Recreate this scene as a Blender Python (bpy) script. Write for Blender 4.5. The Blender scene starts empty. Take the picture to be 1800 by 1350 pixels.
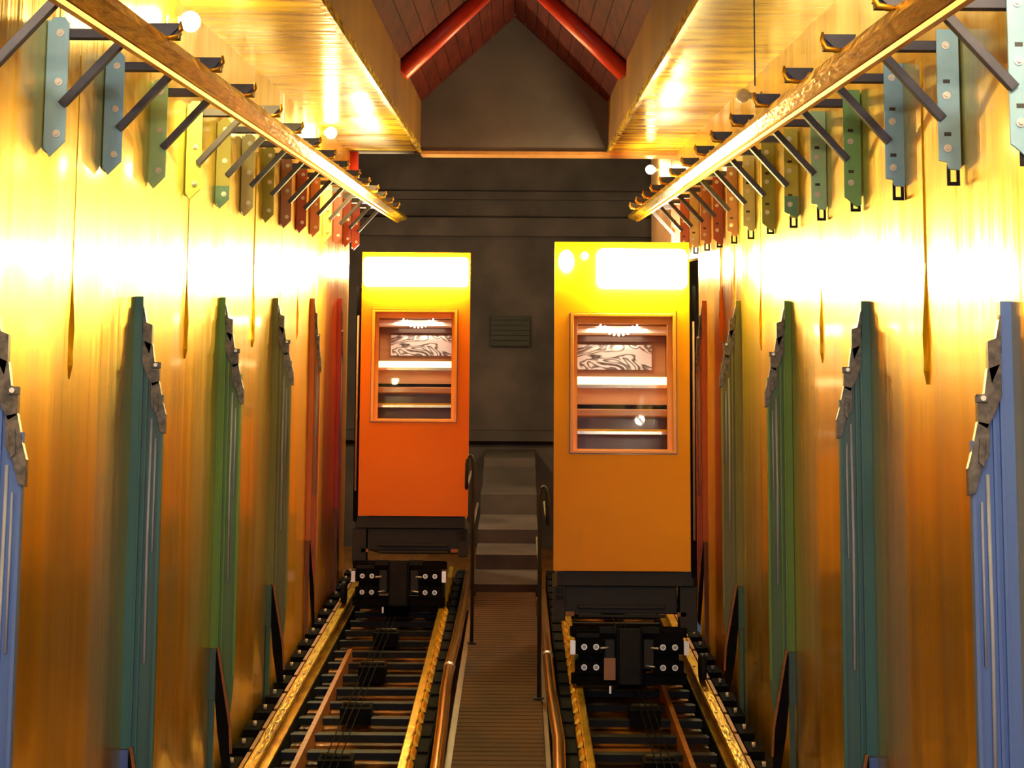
import bpy, bmesh, math, random
from mathutils import Vector, Matrix
random.seed(7)
D = bpy.data
SC = bpy.context.scene
COL = SC.collection
R = math.radians

# ------------------------------------------------------------------ camera
F = 3000.0                      # focal length in pixels of the 1800 wide frame
PITCH, INCL = R(7.0), R(9.8)    # camera pitch, slope of the shaft
cam = D.objects.new('camera', D.cameras.new('camera')); COL.objects.link(cam)
cam.data.sensor_width = 36.0
cam.data.lens = F/1800*36.0
cam.data.clip_start = 0.05
YAW = math.atan(11.0/F)
cam.matrix_world = (Matrix.Rotation(YAW, 4, 'Z') @ Matrix.Rotation(R(90)+PITCH, 4, 'X')
                    @ Matrix.Rotation(R(0.4), 4, 'Z'))
SC.camera = cam
CR = cam.matrix_world.to_3x3()
RIGHT, UP, FWD = CR @ Vector((1,0,0)), CR @ Vector((0,1,0)), CR @ Vector((0,0,-1))

SC.view_settings.view_transform = 'Standard'
SC.view_settings.look = 'None'
SC.view_settings.gamma = 1
SC.view_settings.use_curve_mapping = False
SC.view_settings.exposure = 0.0
SC.cycles.use_denoising = True
SC.cycles.max_bounces = 8
SC.cycles.sample_clamp_indirect = 12

# ------------------------------------------------------------------ world + lights
w = D.worlds.new('world'); SC.world = w; w.use_nodes = True
bg = w.node_tree.nodes['Background']
bg.inputs[0].default_value = (0.55, 0.68, 1.0, 1); bg.inputs[1].default_value = 0.10

def P(x, v, z):                 # shaft coordinates: across, up the slope, height above the camera's slope line
    return Vector((x, v*math.cos(INCL), v*math.sin(INCL)+z))

def light(name, kind, loc, energy, col, size=0.1):
    l = D.lights.new(name, kind); l.energy = energy; l.color = col
    if kind == 'AREA': l.size = size
    else: l.shadow_soft_size = size
    o = D.objects.new(name, l); COL.objects.link(o); o.location = loc
    return o

# cool fill added behind the camera to light the surfaces that face it
ar = light('front_fill_light', 'AREA', P(0,-3.0,1.2), 185.0, (0.86,0.84,1.0), 3.0)
ar.rotation_euler = (R(90)+INCL-R(8), 0, 0)
# unseen bulbs carrying on the lamp row, added to light the upper near walls
for x, v in ((-1.84, 4.6), (1.67, 4.6), (-1.84, 1.0), (1.67, 1.5)):
    light('shaft_fill_bulb', 'POINT', P(x, v, 1.58), 62.0, (1.0, .88, .66), 0.06)
for x, v, z in ((-1.80, 20.6, .42), (1.58, 18.7, .42)):      # landing lamps behind the two cabins
    light('landing_bulb', 'POINT', P(x, v, z), 350.0, (1.0, .80, .40), 0.10)

# ------------------------------------------------------------------ materials
MATS = {}
def mat(name, col, metallic=0.0, rough=0.5, spec=0.5, var=0.12, scale=(8,8,8), bump=0.0, bscale=None, coat=0.0,
        emit=None, alpha=None, second=None, detail=4.0, sharp=None):
    if name in MATS: return MATS[name]
    m = D.materials.new(name); m.use_nodes = True
    N, L = m.node_tree.nodes, m.node_tree.links
    b = N['Principled BSDF']
    b.inputs['Base Color'].default_value = (*col, 1)
    b.inputs['Metallic'].default_value = metallic
    b.inputs['Roughness'].default_value = rough
    b.inputs['Specular IOR Level'].default_value = spec
    b.inputs['Coat Weight'].default_value = coat
    b.inputs['Coat Roughness'].default_value = 0.12
    tc = N.new('ShaderNodeTexCoord')
    def noise(sc):
        mp = N.new('ShaderNodeMapping'); L.new(tc.outputs['Object'], mp.inputs[0]); mp.inputs['Scale'].default_value = sc
        n = N.new('ShaderNodeTexNoise'); L.new(mp.outputs[0], n.inputs[0])
        n.inputs['Scale'].default_value = 1.0; n.inputs['Detail'].default_value = detail
        return n.outputs['Fac']
    if var > 0 or second:
        f = noise(scale)
        rp = N.new('ShaderNodeValToRGB'); L.new(f, rp.inputs[0])
        lo, hi = sharp or (0.32, 0.68)
        rp.color_ramp.elements[0].position = lo; rp.color_ramp.elements[1].position = hi
        c0 = second or tuple(c*(1-var) for c in col)
        c1 = col if second else tuple(min(1, c*(1+var)) for c in col)
        rp.color_ramp.elements[0].color = (*c0, 1); rp.color_ramp.elements[1].color = (*c1, 1)
        L.new(rp.outputs[0], b.inputs['Base Color'])
    if bump > 0:
        f2 = noise(bscale or scale)
        bp = N.new('ShaderNodeBump'); L.new(f2, bp.inputs['Height'])
        bp.inputs['Strength'].default_value = bump; bp.inputs['Distance'].default_value = 0.02
        L.new(bp.outputs[0], b.inputs['Normal'])
    if emit:
        b.inputs['Emission Color'].default_value = (*emit[0], 1); b.inputs['Emission Strength'].default_value = emit[1]
    if alpha is not None: b.inputs['Alpha'].default_value = alpha
    MATS[name] = m
    return m

WKW = dict(rough=0.32, spec=0.6, metallic=.90, coat=.55, var=0.10, scale=(1,6,.35), bump=0.6, bscale=(1,6,.14))
M_wall = mat('golden_sheet', (.90,.62,.035), second=(.68,.43,.022), **WKW)
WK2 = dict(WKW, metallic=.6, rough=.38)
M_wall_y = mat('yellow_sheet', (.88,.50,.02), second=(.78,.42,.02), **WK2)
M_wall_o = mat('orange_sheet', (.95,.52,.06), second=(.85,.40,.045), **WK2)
M_beam = mat('varnished_concrete_beam', (.74,.50,.03), rough=.24, spec=.6, second=(.26,.13,.012), scale=(1.6,6,1.5), bump=.35,
             bscale=(1.5,9,2), sharp=(.35,.6))
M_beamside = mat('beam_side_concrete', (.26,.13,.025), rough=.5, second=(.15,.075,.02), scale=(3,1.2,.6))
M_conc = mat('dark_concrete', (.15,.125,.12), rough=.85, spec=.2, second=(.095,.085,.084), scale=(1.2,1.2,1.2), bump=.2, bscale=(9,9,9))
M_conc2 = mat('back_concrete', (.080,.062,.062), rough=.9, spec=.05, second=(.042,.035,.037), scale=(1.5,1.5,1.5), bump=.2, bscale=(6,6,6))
M_roof = mat('maroon_boards', (.085,.014,.010), rough=.8, spec=.08, second=(.045,.008,.008), scale=(14,.7,14))
M_red = mat('red_steel', (.65,.045,.02), rough=.4, var=.08)
M_floor = mat('brown_floor_sheet', (.22,.09,.02), rough=.35, second=(.10,.04,.012), scale=(9,2,4), bump=.3, bscale=(20,3,3))
M_bed = mat('copper_brown_bed_sheet', (.50,.20,.04), rough=.30, metallic=.6, second=(.05,.02,.008), scale=(2.2,2.2,1), bump=.2, bscale=(30,2,3), sharp=(.47,.60))
M_black = mat('black_steel', (.008,.0085,.012), rough=.8, spec=.03, var=.3, scale=(6,6,6))
M_grey = mat('dark_grey_steel', (.011,.013,.019), rough=.6, metallic=.0, spec=.2, var=.25)
M_arm = mat('slate_painted_steel', (.075,.08,.125), rough=.5, spec=.3, var=.15)
M_gold = mat('gold_tinted_steel', (.85,.52,.03), rough=.27, metallic=.85, second=(.42,.19,.012), scale=(18,3,18), sharp=(.3,.55),
             bump=.25, bscale=(40,6,40))  # gold tint of the yellow lamps put into the steel's base colour
M_goldlip = mat('polished_brass_edge', (.85,.44,.03), rough=.45, metallic=.8, var=.1, scale=(20,4,20))
M_rust = mat('rusty_clamp', (.30,.11,.018), rough=.5, metallic=.3, var=.25, scale=(20,20,20))
M_pipe = mat('gold_tinted_pipe', (.82,.42,.10), rough=.2, metallic=.95, var=.08, scale=(6,2,6))  # dark metal, its golden reflection put into the base colour
M_bolt = mat('zinc_bolt', (.85,.84,.80), rough=.35, metallic=.3, var=.05)
M_boltdark = mat('bolt_socket', (.05,.05,.05), rough=.5, var=0)
M_car = mat('orange_lacquer', (.80,.20,.003), rough=.42, spec=.12, var=.02, scale=(2,2,2))
M_carR = mat('amber_orange_lacquer', (1.0,.40,.003), rough=.42, spec=.12, var=.02, scale=(2,2,2))
M_frame = mat('orange_window_frame', (.88,.36,.012), rough=.3, spec=.5, var=.04)
M_tan = mat('varnished_wood_lining', (.50,.26,.11), rough=.3, var=.12, scale=(2,2,20), coat=.4)
M_brown = mat('dark_wood_lining', (.14,.045,.02), rough=.35, var=.2, scale=(2,2,20), coat=.3)
M_silver = mat('brushed_rail', (.75,.70,.62), rough=.2, metallic=.9, var=.05)
M_slat = mat('weathered_slat', (.075,.034,.017), spec=.1, rough=.8, second=(.045,.023,.014), scale=(2.5,1.1,2), bump=.15, bscale=(3,30,3))
M_slatgap = mat('slat_bearer', (.02,.015,.012), rough=.8, var=.1)
M_globe = mat('lit_globe', (1,.9,.6), emit=((1,.80,.30), 520.0), var=0)
M_globeoff = mat('unlit_globe', (.55,.52,.50), rough=.25, var=.03)
M_red = mat('red_steel', (.65,.045,.02))
M_fix = mat('lamp_arm_grey', (.45,.44,.42), rough=.4, var=.05)
M_bulb = mat('cabin_bulb', (1,.9,.7), emit=((1,.86,.62), 14.0), var=0)
M_lightbox = mat('lit_header_panel', (1,.95,.8), emit=((1,.88,.34), 108.0), var=0)
M_strip = mat('warm_glow_strip', (1,.85,.5), emit=((1,.80,.36), 2.6), var=0)
M_dif = mat('cabin_lamp_tray', (.8,.75,.68), rough=.3, var=.03)
M_tag = mat('brown_card', (.40,.24,.17), rough=.6, var=.05)
M_cable = mat('pale_grey_cable', (.42,.47,.55), rough=.4, var=.1)
M_rubber = mat('black_rubber', (.012,.012,.012), rough=.6, var=.1)
M_grease = mat('grimy_bracket', (.03,.028,.028), rough=.35, second=(.16,.14,.12), scale=(30,30,30), sharp=(.35,.65))

def glass_mat():
    m = D.materials.new('window_glass'); m.use_nodes = True
    N, L = m.node_tree.nodes, m.node_tree.links
    N.remove(N['Principled BSDF'])
    fr = N.new('ShaderNodeFresnel'); fr.inputs[0].default_value = 1.22
    tr = N.new('ShaderNodeBsdfTransparent'); tr.inputs[0].default_value = (.93,.93,.93,1)
    gl = N.new('ShaderNodeBsdfGlossy'); gl.inputs['Roughness'].default_value = .02
    mx = N.new('ShaderNodeMixShader'); L.new(fr.outputs[0], mx.inputs[0]); L.new(tr.outputs[0], mx.inputs[1]); L.new(gl.outputs[0], mx.inputs[2])
    L.new(mx.outputs[0], N['Material Output'].inputs[0])
    return m
M_glass = glass_mat()

def reflection_panel_mat():         # pale panel with window reflections painted on as dark swirled blotches
    m = D.materials.new('painted_reflection'); m.use_nodes = True
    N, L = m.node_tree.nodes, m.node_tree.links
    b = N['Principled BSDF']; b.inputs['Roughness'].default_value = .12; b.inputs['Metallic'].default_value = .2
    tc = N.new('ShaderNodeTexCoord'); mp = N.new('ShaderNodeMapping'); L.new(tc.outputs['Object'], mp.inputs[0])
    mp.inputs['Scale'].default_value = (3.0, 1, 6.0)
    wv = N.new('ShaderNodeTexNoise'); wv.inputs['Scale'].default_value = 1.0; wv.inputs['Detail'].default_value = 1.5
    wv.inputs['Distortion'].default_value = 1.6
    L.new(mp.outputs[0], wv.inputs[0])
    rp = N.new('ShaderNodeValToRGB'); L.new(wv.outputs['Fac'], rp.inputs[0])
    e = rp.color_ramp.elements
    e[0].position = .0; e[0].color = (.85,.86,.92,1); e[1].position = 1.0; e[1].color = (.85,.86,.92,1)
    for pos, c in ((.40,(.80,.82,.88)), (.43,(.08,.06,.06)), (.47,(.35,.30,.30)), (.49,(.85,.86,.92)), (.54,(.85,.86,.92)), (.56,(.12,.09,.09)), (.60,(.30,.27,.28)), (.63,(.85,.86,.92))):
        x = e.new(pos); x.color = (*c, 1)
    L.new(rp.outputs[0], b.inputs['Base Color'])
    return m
M_reflection = reflection_panel_mat()

# ------------------------------------------------------------------ mesh helpers
class MB:
    def __init__(s): s.v, s.f, s.smooth, s.marks = [], [], [], []
    def poly(s, pts, faces, smooth=False):
        s.marks.append((len(s.v), len(s.f)))
        n = len(s.v); s.v += [Vector(p) for p in pts]
        for f in faces: s.f.append([n+i for i in f]); s.smooth.append(smooth)
        return s
    def hexa(s, p):            # 4 bottom then 4 top
        return s.poly(p, [(3,2,1,0),(4,5,6,7),(0,1,5,4),(1,2,6,5),(2,3,7,6),(3,0,4,7)])
    def box(s, x0, x1, v0, v1, z0, z1):          # along the slope (sheared so that uprights stay upright)
        if x0 > x1: x0, x1 = x1, x0
        return s.hexa([P(x0,v0,z0),P(x1,v0,z0),P(x1,v1,z0),P(x0,v1,z0),P(x0,v0,z1),P(x1,v0,z1),P(x1,v1,z1),P(x0,v1,z1)])
    def abox(s, a, b):         # level, axis aligned
        x0,x1 = sorted((a[0],b[0])); y0,y1 = sorted((a[1],b[1])); z0,z1 = sorted((a[2],b[2]))
        return s.hexa([(x0,y0,z0),(x1,y0,z0),(x1,y1,z0),(x0,y1,z0),(x0,y0,z1),(x1,y0,z1),(x1,y1,z1),(x0,y1,z1)])
    def lbox(s, o, x0, x1, y0, y1, z0, z1):
        return s.abox((o[0]+x0,o[1]+y0,o[2]+z0),(o[0]+x1,o[1]+y1,o[2]+z1))
    def prism(s, prof, a, b):  # prof: list of (x,z); a,b: functions or vectors giving the two ends
        n = len(prof); pa = [a(x,z) for x,z in prof]; pb = [b(x,z) for x,z in prof]
        fs = [tuple(range(n))[::-1], tuple(range(n,2*n))]+[(i,(i+1)%n,n+(i+1)%n,n+i) for i in range(n)]
        return s.poly(pa+pb, fs)
    def tube(s, pts, r, n=12, caps=True):
        s.marks.append((len(s.v), len(s.f)))
        pts = [Vector(p) for p in pts]; rings = []
        for i, p in enumerate(pts):
            d = (pts[min(i+1,len(pts)-1)]-pts[max(i-1,0)]).normalized()
            ref = Vector((0,0,1)) if abs(d.z) < .9 else Vector((1,0,0))
            a = d.cross(ref).normalized(); b = d.cross(a)
            rr = r[i] if isinstance(r, (list,tuple)) else r
            rings.append([p+(a*math.cos(2*math.pi*k/n)+b*math.sin(2*math.pi*k/n))*rr for k in range(n)])
        base = len(s.v)
        for g in rings: s.v += g
        for i in range(len(rings)-1):
            for k in range(n):
                s.f.append([base+i*n+k, base+i*n+(k+1)%n, base+(i+1)*n+(k+1)%n, base+(i+1)*n+k]); s.smooth.append(True)
        if caps:
            s.f.append([base+k for k in range(n)][::-1]); s.smooth.append(False)
            s.f.append([base+(len(rings)-1)*n+k for k in range(n)]); s.smooth.append(False)
        return s
    def ball(s, c, r, nu=20, nv=12):
        c = Vector(c)
        pts = [c+Vector((r*math.sin(math.pi*j/nv)*math.cos(2*math.pi*i/nu), r*math.sin(math.pi*j/nv)*math.sin(2*math.pi*i/nu), r*math.cos(math.pi*j/nv)))
               for j in range(nv+1) for i in range(nu)]
        return s.poly(pts, [(j*nu+i,(j+1)*nu+i,(j+1)*nu+(i+1)%nu,j*nu+(i+1)%nu) for j in range(nv) for i in range(nu)], True)
    def each(s, name, m, parent, bevel=0.0):     # every piece an object of its own
        ends = s.marks[1:]+[(len(s.v), len(s.f))]
        for (v0, f0), (v1, f1) in zip(s.marks, ends):
            q = MB(); q.v = s.v[v0:v1]; q.f = [[i-v0 for i in f] for f in s.f[f0:f1]]; q.smooth = s.smooth[f0:f1]
            q.build(name, m, parent, bevel)
    def build(s, name, m, parent=None, bevel=0.0):
        me = D.meshes.new(name)
        org = Vector((0,0,0))
        if parent is not None:
            q = parent
            while q.parent: q = q.parent
            org = Vector(q.location)
        me.from_pydata([tuple(v-org) for v in s.v], [], s.f)
        me.materials.append(m)
        for p, sm in zip(me.polygons, s.smooth): p.use_smooth = sm
        bm = bmesh.new(); bm.from_mesh(me); bmesh.ops.remove_doubles(bm, verts=bm.verts, dist=1e-6)
        bmesh.ops.recalc_face_normals(bm, faces=bm.faces); bm.to_mesh(me); bm.free()
        o = D.objects.new(name, me); COL.objects.link(o)
        if parent is not None: o.parent = parent
        if bevel:
            md = o.modifiers.new('bevel', 'BEVEL'); md.width = bevel; md.segments = 2; md.limit_method = 'ANGLE'
        return o
def recenter(o, loc):          # move an unparented mesh's origin to loc
    loc = Vector(loc)
    for v in o.data.vertices: v.co -= loc
    o.location = loc
    return o
def thing(name, label, cat, loc, group=None):
    o = D.objects.new(name, None); COL.objects.link(o); o.location = loc; o.empty_display_size = .1
    o['label'] = label; o['category'] = cat
    if group: o['group'] = group
    return o
def tag(o, label, cat, group=None):
    o['label'] = label; o['category'] = cat
    if group: o['group'] = group
    return o
def struct(o): o['kind'] = 'structure'; return o

def v_at(px, x, z=0.0):        # distance up the slope at which a lateral position x shows at pixel column px
    dep = x*F/(px-912.0)
    return (dep - z*math.sin(PITCH))/math.cos(INCL-PITCH)

WL, WR = -1.97, 1.79
END = 19.4                     # the shaft proper ends here

# ------------------------------------------------------------------ walls, beams, roof, floor
def wall(name, x, side, segs, zlo, zhi):
    for i, (v0, v1, m) in enumerate(segs):
        b = MB(); n = max(2, int((v1-v0)/.10)); pts = []; fs = []
        for k in range(n+1):
            v = v0+(v1-v0)*k/n
            wob = .004*math.sin(v*3.1+x)+.003*math.sin(v*7.7+2*x)
            if k in (0, n): wob = 0
            pts += [P(x+side*wob, v, zlo), P(x+side*wob, v, zhi)]
        for k in range(n): fs.append((2*k, 2*k+1, 2*k+3, 2*k+2))
        m0 = len(pts)
        pts += [P(x-side*.12, v0, zlo), P(x-side*.12, v0, zhi), P(x-side*.12, v1, zlo), P(x-side*.12, v1, zhi)]
        fs += [(m0, m0+1, 1, 0), (m0+2, m0+3, m0+1, m0), (2*n, 2*n+1, m0+3, m0+2)]
        b.poly(pts, fs, False)
        for q in range(n): b.smooth[q] = True
        o = b.build(name, m); o['kind'] = 'structure'
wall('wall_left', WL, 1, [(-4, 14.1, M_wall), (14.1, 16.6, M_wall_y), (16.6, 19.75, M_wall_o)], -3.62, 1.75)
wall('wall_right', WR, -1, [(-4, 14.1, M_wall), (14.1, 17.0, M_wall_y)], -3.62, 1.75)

for side, xi, xo in (('left', -1.14, WL-.12), ('right', 1.01, WR+.12)):
    b = MB(); n = 60
    b.box(xi, xo, -4, END, 1.735, 1.80)
    o = struct(b.build('ceiling_beam_soffit', M_beam)); o.name = 'trim_1' if side == 'left' else 'trim_2'
    b = MB(); b.box(xi, xo, -4, END, 1.80, 2.33)
    o = struct(b.build('x', M_beamside)); o.name = 'trim_3' if side == 'left' else 'trim_4'
    # narrow upstand lip along the beam's lower arris
    b = MB(); sx = 1 if xi > 0 else -1
    b.box(xi-.012*sx, xi+.02*sx, -4, END, 1.715, 1.745)
    o = struct(b.build('x', M_beam)); o.name = 'trim_5' if side == 'left' else 'trim_6'
# roof boards
RX, RZ = -.065, 3.33
b = MB()
def slab(x0, z0, x1, z1, v0, v1, t):
    b.hexa([P(x0,v0,z0),P(x1,v0,z1),P(x1,v1,z1),P(x0,v1,z0),P(x0,v0,z0+t),P(x1,v0,z1+t),P(x1,v1,z1+t),P(x0,v1,z0+t)])
for xs, ssx in ((-1.14, -1), (1.01, 1)):
    nb = 9
    for k in range(nb):
        a0, a1 = k/nb, (k+.96)/nb
        slab(xs+(RX-xs)*a0, 2.32+(RZ-2.32)*a0, xs+(RX-xs)*a1, 2.32+(RZ-2.32)*a1, -4, END, .05)
    slab(xs, 2.36, RX, RZ+.04, -4, END, .05)
struct(b.build('ceiling', M_roof))
for nm, xs, lab in (('rafter', -1.14, 'left'), ('rafter', 1.01, 'right')):
    b = MB(); v = 16.1; k = .88
    x0, z0, x1, z1 = xs, 2.32-.06, RX, RZ-.07
    z0 -= .055; z1 -= .07; x1 += .09 if xs > 0 else -.09
    b.tube([P(x0,v,z0), P((x0+x1)/2,v,(z0+z1)/2), P(x1,v,z1)], .085, 20)
    o = b.build('red_rafter', M_red); recenter(o, P(x0,v,z0))
    tag(o, f'round bright red rafter sloping up from the {lab} ceiling beam to the ridge', 'rafter')
# gable infill and its lower edge, the light on it put in as ochre
b = MB()
gp = [(-1.14-.9,1.735),(1.01+.85,1.735),(1.01+.85,2.33),(1.01,2.33),(RX,RZ+.02),(-1.14,2.33),(-1.14-.9,2.33)]
b.prism(gp, lambda x,z: P(x,END+.004,z), lambda x,z: P(x,END+.45,z))
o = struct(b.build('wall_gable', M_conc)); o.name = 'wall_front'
b = MB(); b.box(-1.14, WR, END-.02, END+.44, 1.695, 1.735)
o = struct(b.build('x', mat('lit_edge_ochre', (.50,.24,.07), rough=.4))); o.name = 'trim_7'

# back chamber
b = MB()
b.box(-3.0, 3.0, 25.0, 25.3, -4.2, 2.6)
for z0, z1, dd in ((1.5, 1.62, .12), (.95, 1.22, .25), (-2.05, -1.9, .18)): b.box(-3.0, 3.0, 25.0-dd, 25.01, z0, z1)
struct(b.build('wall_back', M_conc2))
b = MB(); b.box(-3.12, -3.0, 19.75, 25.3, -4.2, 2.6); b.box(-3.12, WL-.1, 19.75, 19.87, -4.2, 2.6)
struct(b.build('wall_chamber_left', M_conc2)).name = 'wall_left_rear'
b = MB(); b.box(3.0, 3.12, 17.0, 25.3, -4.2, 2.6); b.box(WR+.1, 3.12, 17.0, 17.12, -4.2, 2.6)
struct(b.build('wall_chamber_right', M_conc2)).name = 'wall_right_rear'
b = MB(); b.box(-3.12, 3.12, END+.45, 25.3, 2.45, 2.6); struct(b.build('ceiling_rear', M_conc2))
# upper landing: steps beyond the slatted walk
b = MB()
for k, (v0, z1) in enumerate(((18.3, -3.02), (19.3, -2.86), (20.2, -2.70), (21.6, -2.45), (23.0, -2.30), (23.6, -2.18))):
    b.box(-.46, .24, v0, 25.0, z1-.35, z1)
struct(b.build('floor_landing', M_conc2)).name = 'floor_rear'
b = MB(); b.box(-.40, .16, 24.93, 25.02, -.68, -.22)
for k in range(6): b.box(-.40, .16, 24.90, 24.94, -.66+.075*k, -.64+.075*k)
o = b.build('recess_panel', mat('recess_black', (.018,.016,.015), rough=.8)); recenter(o, P(-.12,24.95,-.68))  # shade of a wall recess put in as a black slatted panel
tag(o, 'square black slatted panel in place of a dark vent high on the back wall between the two cabins', 'recess')
# floor
b = MB(); b.box(-2.1, 1.95, -4, END+.5, -3.68, -3.60); b.box(-3.1,3.1,END+.5,25.2,-3.68,-3.60)
struct(b.build('floor', M_floor))

# pale wall piece beyond the end on the right, lit by its lamp
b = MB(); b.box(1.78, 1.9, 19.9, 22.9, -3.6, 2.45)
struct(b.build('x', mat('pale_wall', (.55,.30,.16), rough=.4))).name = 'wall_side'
b = MB(); b.tube([P(-1.93,19.62,1.30), P(-1.93,19.62,1.735)], .062, 18)
o = b.build('red_pipe', M_red); recenter(o, P(-1.93,19.62,1.735))
tag(o, 'short upright red pipe under the ceiling beam at the far end of the left wall', 'pipe')

# sheet joints: thin curled overlaps between the wall sheets
jn = 8
for x, side, pxs in ((WL, 1, (125, 327, 445, 522)), (WR, -1, (1627, 1445, 1338, 1267))):
    for px in pxs:
        v = v_at(px, x); b = MB()
        pr = [(0,.18),(.004,.05),(.010,-.05),(.016,-.14),(.012,-.24),(.014,-.30),(.003,-.36)]
        wd = [.004,.010,.020,.026,.018,.022,.004]
        pts = []
        for (dx, z), ww in zip(pr, wd):
            pts += [P(x-side*.003, v-ww, z), P(x+side*(dx+.003), v, z), P(x-side*.003, v+ww, z)]
        fs = []
        for k in range(len(pr)-1):
            a = 3*k; fs += [(a,a+1,a+4,a+3),(a+1,a+2,a+5,a+4),(a+2,a,a+3,a+5)]
        fs += [(0,1,2),(len(pts)-3,len(pts)-2,len(pts)-1)]
        b.poly(pts, fs)
        b.box(x-side*.003, x+side*.004, v-.004, v+.004, .18, 1.1)
        o = struct(b.build('x', M_wall)); o.name = f'trim_{jn}'; jn += 1

# ------------------------------------------------------------------ overhead guide rails
def guide_rail(x_lo, z_lo, x_hi, z_hi, v0, v1, lab):
    t = thing('guide_rail', lab, 'rail', P((x_lo+x_hi)/2, v0, z_lo))
    s = 1 if x_hi > x_lo else -1
    b = MB()
    # rail body: bottom flange, web, head, like a T-shaped elevator guide turned to the shaft
    prof = [(x_lo,z_lo+.018),(x_lo+s*.055,z_lo+.012),(x_hi,z_hi-.035),(x_hi,z_hi),(x_hi-s*.03,z_hi+.004),(x_lo+s*.035,z_lo+.05),(x_lo,z_lo+.035)]
    b.prism(prof, lambda x,z: P(x,v0,z), lambda x,z: P(x,v1,z)); b.build('rail_body', M_gold, t)
    b = MB(); b.prism([(x_lo-s*.012,z_lo),(x_lo+s*.022,z_lo-.004),(x_lo+s*.03,z_lo+.012),(x_lo-s*.012,z_lo+.020)], lambda x,z: P(x,v0,z), lambda x,z: P(x,v1,z))
    b.build('running_edge', M_goldlip, t)
    b = MB(); v = v0+.6
    while v < v1-.3:
        b.box(x_lo+s*.03, x_hi-s*.005, v, v+.05, z_hi-.01, z_hi+.014); v += 2.0
    b.each('splice_plate', M_rust, t)
guide_rail(-1.585, 1.018, -1.455, 1.092, 1.0, 22.0, 'long golden guide rail running up the slope on the left wall brackets')
guide_rail(1.420, .968, 1.300, 1.042, 1.0, 20.3, 'long golden guide rail running up the slope on the right wall brackets')

# ------------------------------------------------------------------ brackets under the guide rails
C = dict(blue=('light blue',(.22,.40,.515)), blue2=('mid blue',(.17,.34,.50)), green=('sage green',(.25,.45,.25)), lime=('yellow-green',(.38,.52,.12)),
         olive=('olive yellow',(.36,.36,.07)), pale=('pale olive',(.40,.40,.20)), dolive=('dark olive',(.22,.23,.04)), maroon=('dusty maroon',(.26,.14,.11)),
         rust=('rust red',(.28,.08,.05)), pink=('pinkish brown',(.40,.20,.13)), cream=('cream yellow',(.62,.55,.22)), red=('dull red',(.30,.06,.05)),
         mauve=('mauve brown',(.30,.10,.09)), mint=('mint green',(.27,.50,.36)), gre=('leaf green',(.14,.34,.14)), beige=('pale beige',(.60,.50,.33)))
seqL = ['blue2','blue','blue2','green','lime','olive','pale','dolive','maroon','rust','pink','cream','mauve','red','red']
seqR = ['blue','blue','blue2','gre','mint','olive','dolive','pale','maroon','rust','pink','beige','mauve','red']
ords = ['nearest','second','third','fourth','fifth','sixth','seventh','eighth','ninth','tenth','eleventh','twelfth','thirteenth','fourteenth','fifteenth']
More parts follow.
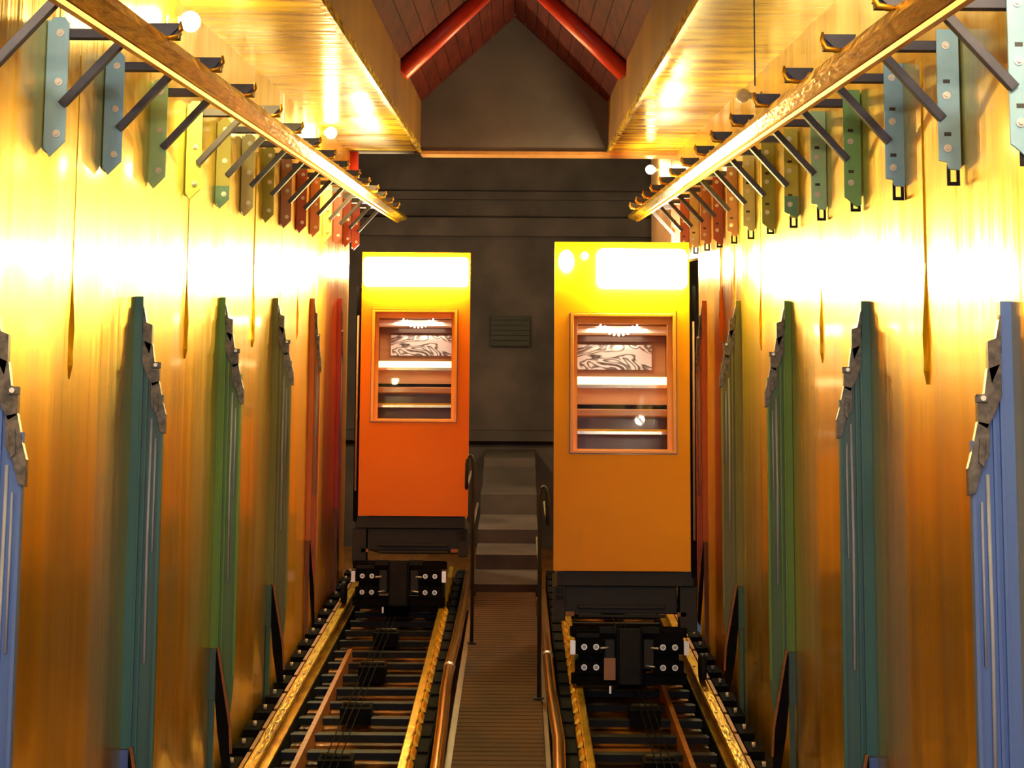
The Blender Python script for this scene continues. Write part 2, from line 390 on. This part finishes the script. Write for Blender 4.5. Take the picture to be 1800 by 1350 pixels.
def bracket(wx, side, v, key, idx, arm_z, where):
    cname, col = C[key]
    m = mat('bracket_'+key, tuple(min(.85, 1.65*c) for c in col), rough=.42, var=.08, scale=(6,6,3))
    o = P(wx, v, 0)
    nm = 'nearest to the camera' if idx == 0 else ords[idx]+' from the camera'
    t = thing('wall_bracket', f'{cname} steel bracket on the {where} wall, {nm} along the row', 'bracket', P(wx, v, arm_z-.5), f'brackets carrying the {where} guide rail')
    s = side                                # +1: corridor lies toward +x
    def q(a, y, z): return (o.x+s*a, o.y+y, o.z+z)
    pointed = (where == 'left')
    # angle iron: face across the shaft and flange on the wall
    b = MB(); dz = arm_z-1.12
    zt, zb = 1.185+dz, .60+dz
    W_ = .094
    if pointed: face = [(.004,zt-.03),(.03,zt),(W_-.02,zt),(W_,zt-.025),(W_,zb+.055),(.030,zb-.012),(.004,zb+.035)]
    elif idx % 3 == 0 or idx == 3: face = [(.004,zt),(W_,zt),(W_,zb+.01),(W_-.02,zb-.005),(.03,zb-.045),(.004,zb-.03)]
    else: face = [(.004,zt),(W_,zt),(W_,zb+.035),(W_-.03,zb+.03),(W_-.04,zb),(.012,zb-.004),(.004,zb+.01)]
    b.prism(face, lambda a,z: Vector(q(a,0,z)), lambda a,z: Vector(q(a,.010,z)))
    b.prism([(.0,zt-.01),(.007,zt-.01),(.007,zb+.02),(.0,zb+.02)], lambda a,z: Vector(q(a+.001,.010,z)), lambda a,z: Vector(q(a+.001,.085,z)))
    b.build('angle_plate', m, t, bevel=.002)
    if key == 'olive':
        b = MB(); b.prism([(.004,zb+.14),(W_,zb+.14),(W_,zb+.055),(.030,zb-.012),(.004,zb+.035)] if pointed else [(.004,zb+.14),(W_,zb+.14),(W_,zb+.035),(.012,zb-.004),(.004,zb+.01)],
                          lambda a,z: Vector(q(a,-.0015,z)), lambda a,z: Vector(q(a,.001,z)))
        b.build('painted_tip', mat('teal_tip', (.14,.36,.28), rough=.45), t)['label'] = 'teal painted lower tip'
    for zz in (zt-.07, zt-.28, zb+.085):
        b = MB(); c = Vector(q(W_*.62, 0, zz))
        b.tube([c, c+Vector((0,-.006,0))], .0165, 14); b.tube([c+Vector((0,-.006,0)), c+Vector((0,-.014,0))], .0095, 6)
        b.build('bolt', M_bolt, t)
    if not pointed:
        b = MB(); zc = zb-.045                     # dark slotted strap showing below the angle
        for x0,x1,z0,z1 in ((.008,.022,zc-.02,zb+.04),(.046,.060,zc-.02,zb+.04),(.022,.046,zc-.02,zc-.005),(.022,.046,zb+.02,zb+.04)):
            p0, p1 = q(x0,.0115,z0), q(x1,.018,z1); b.abox(p0, p1)
        b.build('slotted_strap', M_grey, t)
        b = MB()
        for zz in (zt-.44, zt-.22): b.abox(q(W_*.45,-.001,zz-.008), q(W_*.75,.002,zz+.008))
        b.each('slot', M_boltdark, t)
    # horizontal arm with upturned end
    b = MB()
    za = arm_z
    b.abox(q(.0,.012,za-.020), q(.55,.050,za+.020)) 
    b.abox(q(.0,.050,za+.012), q(.55,.075,za+.020))
    b.build('arm', M_arm, t, bevel=.002)
    b = MB()
    ex = .55
    b.prism([(ex-.11,za-.022),(ex-.045,za-.022),(ex+.005,za+.028),(ex+.005,za+.040),(ex-.13,za+.040)], lambda a,z: Vector(q(a,-.004,z)), lambda a,z: Vector(q(a,.05,z)))
    b.build('end_plate', M_arm, t, bevel=.002)
    b = MB(); b.tube([q(ex-.06,-.01,za-.03), q(ex-.005,-.01,za-.022), q(ex+.012,-.01,za+.01), q(ex+.008,-.01,za+.045)], [.010,.012,.011,.005], 8)
    b.build('rail_clip', M_goldlip, t)
    # diagonal brace
    b = MB()
    p0, p1 = Vector(q(.075,-.02,za-.315)), Vector(q(.315,-.02,za-.045))
    d = (p1-p0).normalized(); nrm = Vector((-d.z,0,d.x)); r_ = .017
    b.hexa([p0-nrm*r_, p0-nrm*r_+Vector((0,.034,0)), p0+nrm*r_+Vector((0,.034,0)), p0+nrm*r_,
            p1-nrm*r_, p1-nrm*r_+Vector((0,.034,0)), p1+nrm*r_+Vector((0,.034,0)), p1+nrm*r_])
    b.build('diagonal_brace', M_arm, t, bevel=.003)
for i, key in enumerate(seqL): bracket(WL, 1, 5.96+1.0*i, key, i, 1.12, 'left')
for i, key in enumerate(seqR):
    bracket(WR, -1, 5.84+1.005*i, key, i, 1.07, 'right')
# rear extension the last right brackets hang from
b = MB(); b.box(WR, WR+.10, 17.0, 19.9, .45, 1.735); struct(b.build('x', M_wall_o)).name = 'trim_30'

# ------------------------------------------------------------------ coloured pillars
def pillar(wx, side, v, name_, cols, where, tail):
    cname = name_
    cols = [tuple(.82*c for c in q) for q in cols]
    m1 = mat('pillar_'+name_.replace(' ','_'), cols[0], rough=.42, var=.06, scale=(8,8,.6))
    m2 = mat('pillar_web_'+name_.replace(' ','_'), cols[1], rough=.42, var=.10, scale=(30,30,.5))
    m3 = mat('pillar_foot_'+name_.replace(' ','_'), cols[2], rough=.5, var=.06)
    t = thing('wall_pillar', f'tall {cname} steel pillar standing against the {where} wall{tail}', 'pillar', P(wx, v, -3.3), 'coloured pillars along the shaft walls')
    o = P(wx, v, 0); s = side
    def q(a, y, z):
        if a > .045: a = .045+(a-.045)*{'orange': .9, 'red': .3}.get(name_, 1.65)
        return Vector((o.x+s*a, o.y+y, o.z+z))
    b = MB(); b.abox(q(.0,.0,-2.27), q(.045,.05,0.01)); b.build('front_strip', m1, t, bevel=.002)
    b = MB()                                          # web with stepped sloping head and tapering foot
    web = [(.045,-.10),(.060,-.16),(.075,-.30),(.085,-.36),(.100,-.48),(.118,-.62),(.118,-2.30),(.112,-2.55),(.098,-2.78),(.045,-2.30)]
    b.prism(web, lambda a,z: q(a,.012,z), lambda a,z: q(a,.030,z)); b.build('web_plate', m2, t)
    b = MB(); b.abox(q(.110,-.010,-2.45), q(.118,.012,-.50)); b.abox(q(.062,.0,-2.35), q(.068,.012,-.42)); b.abox(q(.045,-.004,-2.30), q(.052,.012,-.18))
    b.each('stiffener', m1, t)
    b = MB(); b.tube([q(.082,.006,-.62), q(.080,.004,-1.2), q(.083,.004,-1.85)], .0075, 8); b.tube([q(.096,.006,-.72), q(.096,.005,-1.3)], .005, 8)
    b.each('cable', M_cable, t)
    # grimy stepped bracket along the head
    b = MB()
    for pr in ([(.047,-.04),(.052,-.06),(.060,-.13),(.078,-.14),(.078,-.24),(.072,-.30),(.050,-.22)],
               [(.050,-.22),(.080,-.24),(.088,-.33),(.104,-.34),(.104,-.44),(.084,-.46),(.066,-.40),(.050,-.34)],
               [(.078,-.44),(.104,-.43),(.118,-.54),(.128,-.60),(.128,-.70),(.112,-.69),(.098,-.60),(.080,-.55)]):
        b.prism(pr, lambda a,z: q(a,-.022,z), lambda a,z: q(a,.012,z))
    b.prism([(.082,-.335),(.110,-.335),(.110,-.365),(.082,-.365)], lambda a,z: q(a,-.034,z), lambda a,z: q(a,-.021,z))
    b.prism([(.088,-.50),(.102,-.49),(.106,-.58),(.094,-.60)], lambda a,z: q(a,-.030,z), lambda a,z: q(a,-.021,z))
    b.each('head_bracket', M_grease, t, bevel=.002)
    b = MB(); b.tube([q(.094,-.034,-.35), q(.094,-.042,-.35)], .010, 10); b.build('bolt', M_bolt, t)
    b = MB(); b.abox(q(.0,.0,-2.60), q(.045,.05,-2.275)); b.abox(q(.006,.006,-3.36), q(.040,.05,-2.60)); b.build('foot_post', m3, t, bevel=.002)
    b = MB()
    b.prism([(.048,-2.27),(.060,-2.30),(.105,-2.75),(.112,-3.02),(.086,-3.06),(.060,-2.80),(.048,-2.60)], lambda a,z: q(a,-.020,z), lambda a,z: q(a,.010,z))
    b.each('foot_brace', M_black, t, bevel=.002)
    b = MB(); b.prism([(.050,-2.26),(.060,-2.26),(.112,-2.74),(.118,-2.93),(.110,-2.93),(.104,-2.76)], lambda a,z: q(a,-.024,z), lambda a,z: q(a,-.006,z))  # brown strip put in as the highlight along the brace
    b.build('brace_highlight', M_rust, t)
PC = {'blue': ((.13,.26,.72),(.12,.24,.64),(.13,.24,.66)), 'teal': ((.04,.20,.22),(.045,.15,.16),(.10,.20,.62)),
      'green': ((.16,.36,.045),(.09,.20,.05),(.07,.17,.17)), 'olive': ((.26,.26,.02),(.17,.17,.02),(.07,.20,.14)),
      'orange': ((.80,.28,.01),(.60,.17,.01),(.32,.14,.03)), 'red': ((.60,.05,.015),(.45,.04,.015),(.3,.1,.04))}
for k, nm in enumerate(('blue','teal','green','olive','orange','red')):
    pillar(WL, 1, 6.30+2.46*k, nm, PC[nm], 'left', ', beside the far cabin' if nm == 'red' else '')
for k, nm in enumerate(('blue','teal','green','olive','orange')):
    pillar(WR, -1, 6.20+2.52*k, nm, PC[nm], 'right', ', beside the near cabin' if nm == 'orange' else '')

# ------------------------------------------------------------------ shaft lamps
def wall_lamp(wx, side, v, z, lit, label, reach=.135):
    t = thing('wall_lamp', label, 'lamp', P(wx, v, z))
    c = P(wx+side*reach, v, z)
    b = MB(); b.tube([P(wx,v,z), P(wx+side*.012,v,z)], .035, 16); b.tube([P(wx+side*.01,v,z), P(wx+side*(reach-.05),v,z)], .017, 12)
    b.tube([P(wx+side*(reach-.075),v,z), P(wx+side*(reach-.045),v,z)], .026, 14); b.build('lamp_arm', M_fix, t)
    b = MB(); b.ball(c, .056); b.build('globe', M_globe if lit else M_globeoff, t)
wall_lamp(WL, 1, 9.3, 1.56, True, 'glowing round globe lamp high on the left wall, nearest to the camera')
wall_lamp(WL, 1, 16.4, 1.64, True, 'glowing round globe lamp high on the left wall, toward the far end')
wall_lamp(WR, -1, 12.5, 1.55, False, 'unlit grey globe lamp on a short arm, high on the right wall')
wall_lamp(1.78, -1, 21.3, 1.68, True, 'glowing globe lamp on the far right wall beyond the end of the shaft')
b = MB(); b.tube([P(1.20,8.6,1.74), P(1.20,8.6,1.12)], .004, 6)
o = b.build('hanging_wire', M_arm); recenter(o, P(1.20,8.6,1.74)); tag(o, 'thin dark wire hanging from the right ceiling beam to a bracket', 'wire')

# ------------------------------------------------------------------ tracks
def track(xo, xi, x_low, label, v0=8.5, v1=20.0):
    s = 1 if xi > xo else -1                   # direction from outer rail to inner rail
    t = thing('inclined_track', label, 'track', P((xo+xi)/2, v0, -3.45), 'the two inclined tracks')
    ZT = -3.10
    def rail(x, nm, w=.042, inner=False):
        b = MB()
        prof = [(x-w,ZT-.012),(x-w+.008,ZT),(x+w-.008,ZT),(x+w,ZT-.012),(x+w,ZT-.035),(x+.012,ZT-.05),(x+.012,ZT-.11),(x+w+.01,ZT-.13),(x+w+.01,ZT-.145),
                (x-w-.01,ZT-.145),(x-w-.01,ZT-.13),(x-.012,ZT-.11),(x-.012,ZT-.05),(x-w,ZT-.035)]
        b.prism(prof, lambda a,z: P(a,v0,z), lambda a,z: P(a,v1,z))
        return b.build(nm, M_gold, t)
    ro = rail(xo, 'rail'); ri = rail(xi, 'rail', .030)
    # bolts on the outer rail's face
    b = MB(); v = v0+.2
    while v < 15: b.tube([P(xo+s*.01,v,ZT), P(xo+s*.01,v,ZT+.008)], .010, 8); v += .40
    b.build('rail_bolt', M_bolt, ro)['kind'] = 'stuff'
    # low side strip broken into pieces beside the outer rail
    v = v0+.1
    while v < v1-.6:
        b = MB(); b.box(xo-s*.085, xo-s*.058, v, v+.50, ZT-.06, ZT-.025); b.build('guard_strip', M_rust, t); v += .58
    # toothed clips outside the inner rail
    v = v0+.1
    while v < 17.5:
        b = MB(); xx = xi+s*.04
        b.prism([(xx,ZT-.08),(xx+s*.035,ZT-.08),(xx+s*.03,ZT-.03),(xx+s*.01,ZT+.004),(xx-s*.006,ZT-.01)], lambda a,z: P(a,v,z), lambda a,z: P(a,v+.20,z))
        b.build('rail_clip', M_goldlip if True else M_rust, t); v += .33
    # sleepers: channel pairs
    v = v0+.15; k = 0
    while v < v1-.3:
        b = MB()
        b.box(xo-s*.17, xi+s*.12, v, v+.055, -3.345, -3.295)
        b.box(xo-s*.17, xi+s*.12, v+.15, v+.19, -3.36, -3.32)
        sl = b.build('sleeper', M_grey, t)
        b = MB(); b.box(xo-s*.21, xo-s*.10, v-.03, v+.25, -3.40, -3.13); b.box(xi+s*.055, xi+s*.145, v-.02, v+.24, -3.40, -3.14)
        b.each('sleeper_chair', M_black, sl)
        b = MB(); cc = P(xo-s*.15, v+.09, -3.13); b.tube([cc, cc+Vector((0,0,.035))], .013, 8); b.build('bolt', M_bolt, sl)
        if k % 3 == 1:
            xm = (xo+xi)/2
            b = MB(); b.box(xm-.12, xm+.12, v-.02, v+.19, -3.34, -3.215); b.build('rope_roller_box', M_black, sl)
            b = MB(); b.tube([P(xm-.10,v+.08,-3.205), P(xm+.10,v+.08,-3.205)], .022, 12); b.build('rope_roller', M_rubber, sl)
        v += .50; k += 1
    # longitudinal black girders
    b = MB(); b.box(xo-s*.055, xo+s*.055, v0, v1, -3.52, -3.246); b.box(xi-s*.05, xi+s*.05, v0, v1, -3.52, -3.246)
    b.each('girder', M_black, t)
    b = MB(); b.box(xo+s*.06, xi-s*.055, v0, v1, -3.40, -3.375); b.build('bed_sheet', M_bed, t)
    # thin low rail
    b = MB(); b.prism([(x_low-.025,-3.37),(x_low+.025,-3.37),(x_low+.018,-3.235),(x_low-.018,-3.235)], lambda a,z: P(a,v0,z), lambda a,z: P(a,v1-4,z))
    b.build('low_rail', M_rust, t)
    # haulage ropes
    for dx in (-.05, 0, .05):
        b = MB(); xm = (xo+xi)/2+dx
        b.tube([P(xm,v0,-3.165), P(xm,v1-2,-3.165)], .0045, 8); b.build('haulage_rope', M_black, t)
track(-1.74, -.75, -1.52, 'left inclined track with golden rails climbing to the far cabin')
track(1.50, .50, 1.22, 'right inclined track with golden rails climbing to the near cabin')

# dark cable trays between rails and metal pipes
for xa, xb, lab in ((-.68,-.59,'left'), (.33,.43,'right')):
    b = MB(); b.box(xa, xb, 8.5, 20, -3.60, -3.14)
    for k in range(26):
        vv = 8.6+.43*k; b.box(xa+.01, xb-.01, vv, vv+.30, -3.14, -3.125)
    o = b.build('cable_tray', M_black); recenter(o, P((xa+xb)/2, 8.5, -3.6))
    tag(o, f'black covered cable tray beside the inner rail of the {lab} track', 'cable tray')

# handrail-like metal pipes along the walk, golden reflection put into their colour
def pipe(pts, label, jv):
    t = thing('gold_tinted_pipe', label, 'pipe', pts[0])
    b = MB(); fine = []
    for i in range(len(pts)-1):
        for k in range(6):
            fine.append(pts[i].lerp(pts[i+1], k/6))
    fine.append(pts[-1])
    b.tube(fine, .043, 20); b.build('pipe_body', M_pipe, t)
    for j in jv:
        b = MB(); b.tube([j-Vector((0,.018,.003)), j+Vector((0,.018,.003))], .050, 20); b.build('pipe_collar', M_silver, t)
jL = P(-.545,14.6-.2,-3.06)
pipe([P(-.50,9.0,-3.06), P(-.51,11.3,-3.06), P(-.525,12.4,-3.06), P(-.548,13.6,-3.06), P(-.552,14.5,-3.06), P(-.535,15.6,-3.06), P(-.53,19.5,-3.06)],
     'gold-tinted metal pipe with a collar along the left edge of the slatted walk', [P(-.551,14.42,-3.06)])
pipe([P(.30,9.0,-3.06), P(.275,11.0,-3.06), P(.295,12.1,-3.06), P(.27,13.5,-3.06), P(.262,15.5,-3.06), P(.26,18.0,-3.06)],
     'gold-tinted metal pipe along the right edge of the slatted walk', [P(.266,14.9,-3.06)])
for xa, xb, lab in ((-.475,-.43,'left'), (.20,.235,'right')):
    b = MB(); b.box(xa, xb, 8.5, 18.2, -3.55, -3.13)
    for k in range(10): b.box(xa-.003 if lab=='left' else xb-.001, xa+.001 if lab=='left' else xb+.003, 9+.9*k, 9.12+.9*k, -3.3, -3.2)
    o = b.build('walkway_kerb', mat('kerb_rust', (.16,.075,.03), rough=.45, var=.3, scale=(8,2,8))); recenter(o, P(xa,8.5,-3.55))
    tag(o, f'brown kerb plate along the {lab} side of the slatted walk', 'kerb')

# slatted walk
t = thing('slatted_walkway', 'brown slatted walkway climbing between the two tracks', 'walkway', P(-.12, 8.5, -3.4))
b = MB(); b.box(-.42, -.36, 8.5, 18.3, -3.40, -3.13); b.box(.13, .19, 8.5, 18.3, -3.40, -3.13); b.box(-.42,.19,8.5,18.3,-3.16,-3.15); b.each('bearer', M_slatgap, t)
v = 8.5; k = 0
while v < 18.25:
    b = MB(); b.box(-.425, .195, v, v+.098, -3.128, -3.10); b.build('slat', M_slat, t); v += .112; k += 1

# black end posts of the walk's handrails
def handrail(x, v, ztop, s, label, zb=-3.1):
    t = thing('handrail_post', label, 'handrail', P(x, v, zb))
    o = P(x, v, 0)
    b = MB(); pts = [o+Vector((0,0,zb)), o+Vector((0,0,ztop-.12))]
    for k in range(1, 8):
        a = R(180-k*22.5); pts.append(o+Vector((s*(.030+.030*math.cos(a)), 0, ztop-.12+.12*math.sin(a))))
    pts.append(o+Vector((s*.06,0,ztop-.30)))
    b.tube(pts, .016, 12); b.build('post', M_rubber, t)
    b = MB(); b.tube([o+Vector((0,0,ztop-.65)), o+Vector((0,1.8,ztop-.65+1.8*math.tan(INCL)))], .013, 10); b.build('knee_rail', M_rubber, t)
    b = MB(); b.tube([o+Vector((s*.06,0,ztop-.30)), o+Vector((s*.06,1.5,ztop-.30+1.5*math.tan(INCL)))], .013, 10); b.build('hand_grip', M_rubber, t)
    b = MB(); b.lbox(o+Vector((0,0,zb)), -.04,.04,-.04,.04,0,.012); b.build('foot_plate', M_rubber, t)
handrail(-.40, 15.6, -1.42, -1, 'black looped handrail post beside the far left cabin')
handrail(.175, 13.5, -1.47, 1, 'black looped handrail post beside the near right cabin')

# ------------------------------------------------------------------ cabins
def cabin(x0, v, z0, m_body, label, mirror, win, truck_dx, tagged, rails):
    W, H, L = 1.10, 2.68, 2.0
    o = P(x0, v, z0)
    t = thing('funicular_cabin', label, 'cable car', o, 'the two orange cabins')
    def X(a): return (W-a) if mirror else a
    def bx(b, a0, a1, y0, y1, z0, z1): return b.lbox(o, min(X(a0),X(a1)), max(X(a0),X(a1)), y0, y1, z0, z1)
    wx0, wx1, wz0, wz1 = win
    b = MB()                                            # front wall, four pieces around the opening as one mesh
    T = .05
    xs = [0, wx0, wx1, W]; zs = [0, wz0, wz1, H]
    for i in range(3):
        for j in range(3):
            if i == 1 and j == 1: continue
            bx(b, xs[i], xs[i+1], 0, T, zs[j], zs[j+1])
    b.build('front_panel', m_body, t)
    b = MB(); bx(b, .07, .10, T, L, 0, H); b.build('side_panel', m_body, t); b = MB(); bx(b, W-.10, W-.07, T, L, 0, H); b.build('side_panel', m_body, t)
    b = MB(); bx(b, .10, W-.10, T, L, H-.05, H); b.build('roof_panel', M_brown, t)
    b = MB(); bx(b, .10, W-.10, T, L, 0, .05); b.build('floor_panel', M_brown, t)
    b = MB(); bx(b, .10, W-.10, L-.05, L, .05, H-.05); b.build('rear_panel', M_brown, t)
    if mirror:
        b = MB(); bx(b, .02, W-.02, -.10, -.002, H-.355, H-.065); b.build('lit_header', M_lightbox, t, bevel=.03)
    else:
        b = MB(); bx(b, .34, W-.02, -.10, -.002, H-.395, H-.065); b.build('lit_header', M_lightbox, t, bevel=.05)
        b = MB(); c = o+Vector((.095, -.04, H-.17)); b.ball(c, .062, 24, 16)
        for vv in b.v: vv.z = c.z+(vv.z-c.z)*1.5
        b.build('round_marker_lamp', M_lightbox, t)
        b = MB(); b.ball(o+Vector((.245, -.03, H-.12)), .030, 18, 12); b.build('small_marker_lamp', M_lightbox, t)
    # window frame: proud outer moulding + deep reveal
    b = MB(); f = .022
    for a0,a1,c0,c1 in ((wx0-.005,wx0+f,wz0,wz1),(wx1-f,wx1+.005,wz0,wz1),(wx0+f,wx1-f,wz0,wz0+f),(wx0+f,wx1-f,wz1-f,wz1)):
        bx(b, a0, a1, -.014, .004, c0, c1)
    g = .055
    bx(b, wx0, wx0+.012, 0, .16, wz0, wz1); bx(b, wx1-.012, wx1, 0, .16, wz0, wz1)
    bx(b, wx0, wx1, 0, .16, wz1-.012, wz1); bx(b, wx0, wx1, 0, .16, wz0, wz0+.012)
    for a0,a1 in ((wx0+.012,wx0+g),(wx1-g,wx1-.012)): bx(b, a0, a1, .12, .16, wz0, wz1)
    bx(b, wx0+g, wx1-g, .12, .16, wz1-.06, wz1); bx(b, wx0+g, wx1-g, .12, .16, wz0, wz0+.045)
    fr = b.build('window_frame', M_frame, t, bevel=.003)
    b = MB()                                            # dark joint line round the frame
    for a0,a1,c0,c1 in ((wx0-.013,wx0-.005,wz0-.008,wz1+.008),(wx1+.005,wx1+.013,wz0-.008,wz1+.03),(wx0-.005,wx1+.005,wz0-.008,wz0),(wx0-.005,wx1+.005,wz1,wz1+.008)):
        bx(b, a0, a1, -.003, .002, c0, c1)
    b.build('gasket', M_brown, fr)
    b = MB(); bx(b, wx0+g, wx1-g, .138, .142, wz0+.045, wz1-.06); b.build('window_pane', M_glass, fr)
    gx0, gx1 = wx0+g, wx1-g
    # inside, seen through the pane; heights measured down from the top of the opening
    def z(dpx, y=.9): return wz1 - dpx/214.0*(1+y/14) + y*.145
    yb = 1.05
    b = MB(); bx(b, .105, W-.105, yb, yb+.03, .06, H-.06); b.build('inner_partition', M_tan, t)
    b = MB(); bx(b, .105, W-.105, .62, .74, z(31,.62), z(19,.62)); lt = b.build('lamp_tray', M_dif, t)
    n = 9
    for k in range(n):
        a = (k-(n-1)/2)/((n-1)/2)
        b = MB(); cx = (gx0+gx1)/2+a*.155
        b.tube([o+Vector((X(cx),.60,z(14+11*(1-a*a),.6))), o+Vector((X(cx),.60,z(22+11*(1-a*a),.6)))], [.006,.008], 10)
        b.ball(o+Vector((X(cx),.60,z(24+11*(1-a*a),.6))), 0.0095, 12, 8)
        b.build('bulb', M_bulb, lt)
    b = MB(); bx(b, .105, W-.105, .95, 1.0, z(44), z(33)); b.build('head_board', M_brown, t)
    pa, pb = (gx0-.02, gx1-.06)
    b = MB(); bx(b, pa, pb, 1.0, 1.02, z(92), z(48)); pn = b.build('reflection_panel', M_reflection, t);  # stands in for reflections on the window
    b = MB(); bx(b, .105, W-.105, .80, .86, z(127,.8), z(107,.8)); b.build('seat_back_rail', M_silver, t)
    b = MB(); bx(b, .105, W-.105, .785, .80, z(121,.8), z(108,.8)); b.build('glow_strip', M_strip, t)['label'] = 'glowing warm strip added for the glow on the seat back'  # glowing bar added for the bright band along the seat back
    b = MB(); bx(b, .105, W-.105, .84, .90, z(158), z(127)); b.build('seat_back', M_tan, t)
    b = MB(); bx(b, .105, W-.105, .80, .88, z(171), z(158)); b.build('seat_shadow', M_black, t)  # black bar put in as the shadow slit below the seat back
    b = MB(); bx(b, .105, W-.105, .55, .90, z(184), z(171)); b.build('seat', M_tan, t, bevel=.01)
    b = MB(); bx(b, .105, W-.105, .70, .85, z(240), z(184)); b.build('seat_base', M_brown, t)
    b = MB(); bx(b, .105, W-.105, .50, .53, z(209,.5), z(204,.5)); bx(b, .105, W-.105, .49, .50, z(205.5,.5), z(204,.5)); b.build('foot_rail', M_silver, t)
    b = MB(); bx(b, .105, W-.105, .50, .535, z(204,.5), z(200,.5)); b.build('foot_board', M_goldlip, t)
    # lamp inside the cabin
    l = light('cabin_light', 'AREA', o+Vector((W/2,.55,H-.62)), 12.0, (1,.82,.56), .5); l.parent = None
    # black door post column and conduit on the outer side
    side_a0, side_a1 = (W+.012, W+.055)
    b = MB(); bx(b, side_a0, side_a1, .05, .35, -.05, H-.35); b.build('door_mast', M_black, t)
    b = MB(); c0 = o+Vector((X(W+.033),.03,.25)); b.tube([c0, c0+Vector((0,0,H-.9))], .010, 10); b.build('conduit', M_tag, t)
    # underframe
    b = MB(); bx(b, .03, W+.03, .06, L, -.12, -.0); bx(b, .09, W-.10, .14, L-.2, -.34, -.12); bx(b, .0, .10, .10, .3, -.40, -.12); bx(b, W-.08, W+.06, .10, .3, -.48, -.12)
    bx(b, .2, W-.2, .08, .16, -.30, -.27); bx(b, .2, W-.2, .06, .12, -.37, -.345)
    b.build('underframe', M_rubber, t, bevel=.006)
    b = MB(); 
    for zz in (-.16, -.215): bx(b, .025, .085, .08, .10, zz-.02, zz+.022)
    b.each('lens', M_grey, t)
    b = MB(); bx(b, .10, .17, .10, .12, -.36, -.325); bx(b, W-.10, W-.03, .10, .12, -.36, -.325); b.each('marker_plate', M_rust, t)
    # truck
    tc = o + Vector((W/2+truck_dx, 0, -.655))
    b = MB()
    def tb(a0,a1,y0,y1,z0,z1): b.lbox(tc, a0,a1,y0,y1,z0,z1)
    tb(-.46,.46,-.02,.45,.13,.21); tb(-.40,.40,.02,.30,-.10,.14); tb(-.46,.46,.0,.10,-.24,-.15)
    tb(-.43,-.20,-.05,.05,.0,.12); tb(.20,.43,-.05,.05,.0,.12); tb(-.43,-.20,-.05,.05,-.16,-.05); tb(.20,.43,-.05,.05,-.16,-.05)
    tb(-.43,-.14,-.03,.02,.12,.19); tb(.14,.43,-.03,.02,.12,.19); tb(-.38,-.12,-.035,.0,-.24,-.17); tb(.12,.38,-.035,.0,-.24,-.17)
    tr = b.build('truck_frame', M_black, t, bevel=.006)
    b = MB(); tb(-.085,.085,-.09,.05,-.24,.20); tb(-.10,-.085,-.06,.05,-.24,.21); tb(.085,.10,-.06,.05,-.24,.21); b.build('centre_post', M_grey, t, bevel=.008)
    b = MB(); tb(-.24,-.10,-.045,.02,.16,.215); tb(.10,.24,-.045,.02,.16,.215); tb(-.42,-.24,-.06,-.03,.125,.16); b.each('upper_plate', M_grey, t, bevel=.004)
    b = MB(); tb(-.20,-.11,-.02,.04,-.12,.12); tb(.11,.20,-.02,.04,-.12,.12); b.each('buffer', M_rubber, t, bevel=.01)
    for sx in (-1, 1):
        for ax in (.265, .36):
            for az in (.055, -.105):
                c = tc+Vector((sx*ax, -.05, az)); b = MB(); b.tube([c, c+Vector((0,-.012,0))], .0235, 16); b.build('bolt', M_bolt, tr)
                b = MB(); b.tube([c+Vector((0,-.012,0)), c+Vector((0,-.014,0))], .0155, 12); b.tube([c+Vector((0,-.013,0)), c+Vector((0,-.022,0))], .010, 6); b.build('nut', mat('greasy_nut',(.28,.27,.22),rough=.4,metallic=.6), tr)
        c = tc+Vector((sx*.45, -.02, .055)); b = MB(); b.lbox(c, -.02,.02,-.05,.0,-.06,.05); b.build('guide_shoe', M_bolt, tr)
        b = MB(); c = tc+Vector((rails[(sx+1)//2]-tc.x, .20, -.106)); b.tube([c-Vector((.025,0,0)), c+Vector((.025,0,0))], .11, 20); b.build('wheel', M_grey, tr)
        b = MB(); b.tube([tc+Vector((sx*.17,-.03,.05)), tc+Vector((sx*.23,-.055,.045))], .008, 8); b.tube([tc+Vector((sx*.13,-.03,-.09)), tc+Vector((sx*.20,-.055,-.10))], .006, 8); b.each('grease_nipple', M_bolt, tr)
    if tagged:
        b = MB(); tb(-.205,-.115,-.105,-.095,-.20,-.03); b.build('paper_tag', M_tag, t)['label'] = 'brown card tag'
    b = MB(); tb(-.16,-.145,-.05,-.02,-.31,-.25); b.build('drain_stub', M_bolt, tr)
    return t
cabin(.292, 13.95, -2.19, M_carR, 'amber orange cabin on the right track, nearer and larger of the two', False, (.135,.985,.945,2.085), .055, True, (.50, 1.50))
cabin(-1.595, 17.35, -2.19, M_car, 'deep orange cabin on the left track, farther and smaller of the two', True, (.130,.985,.945,2.085), -.13, False, (-1.74, -.75))
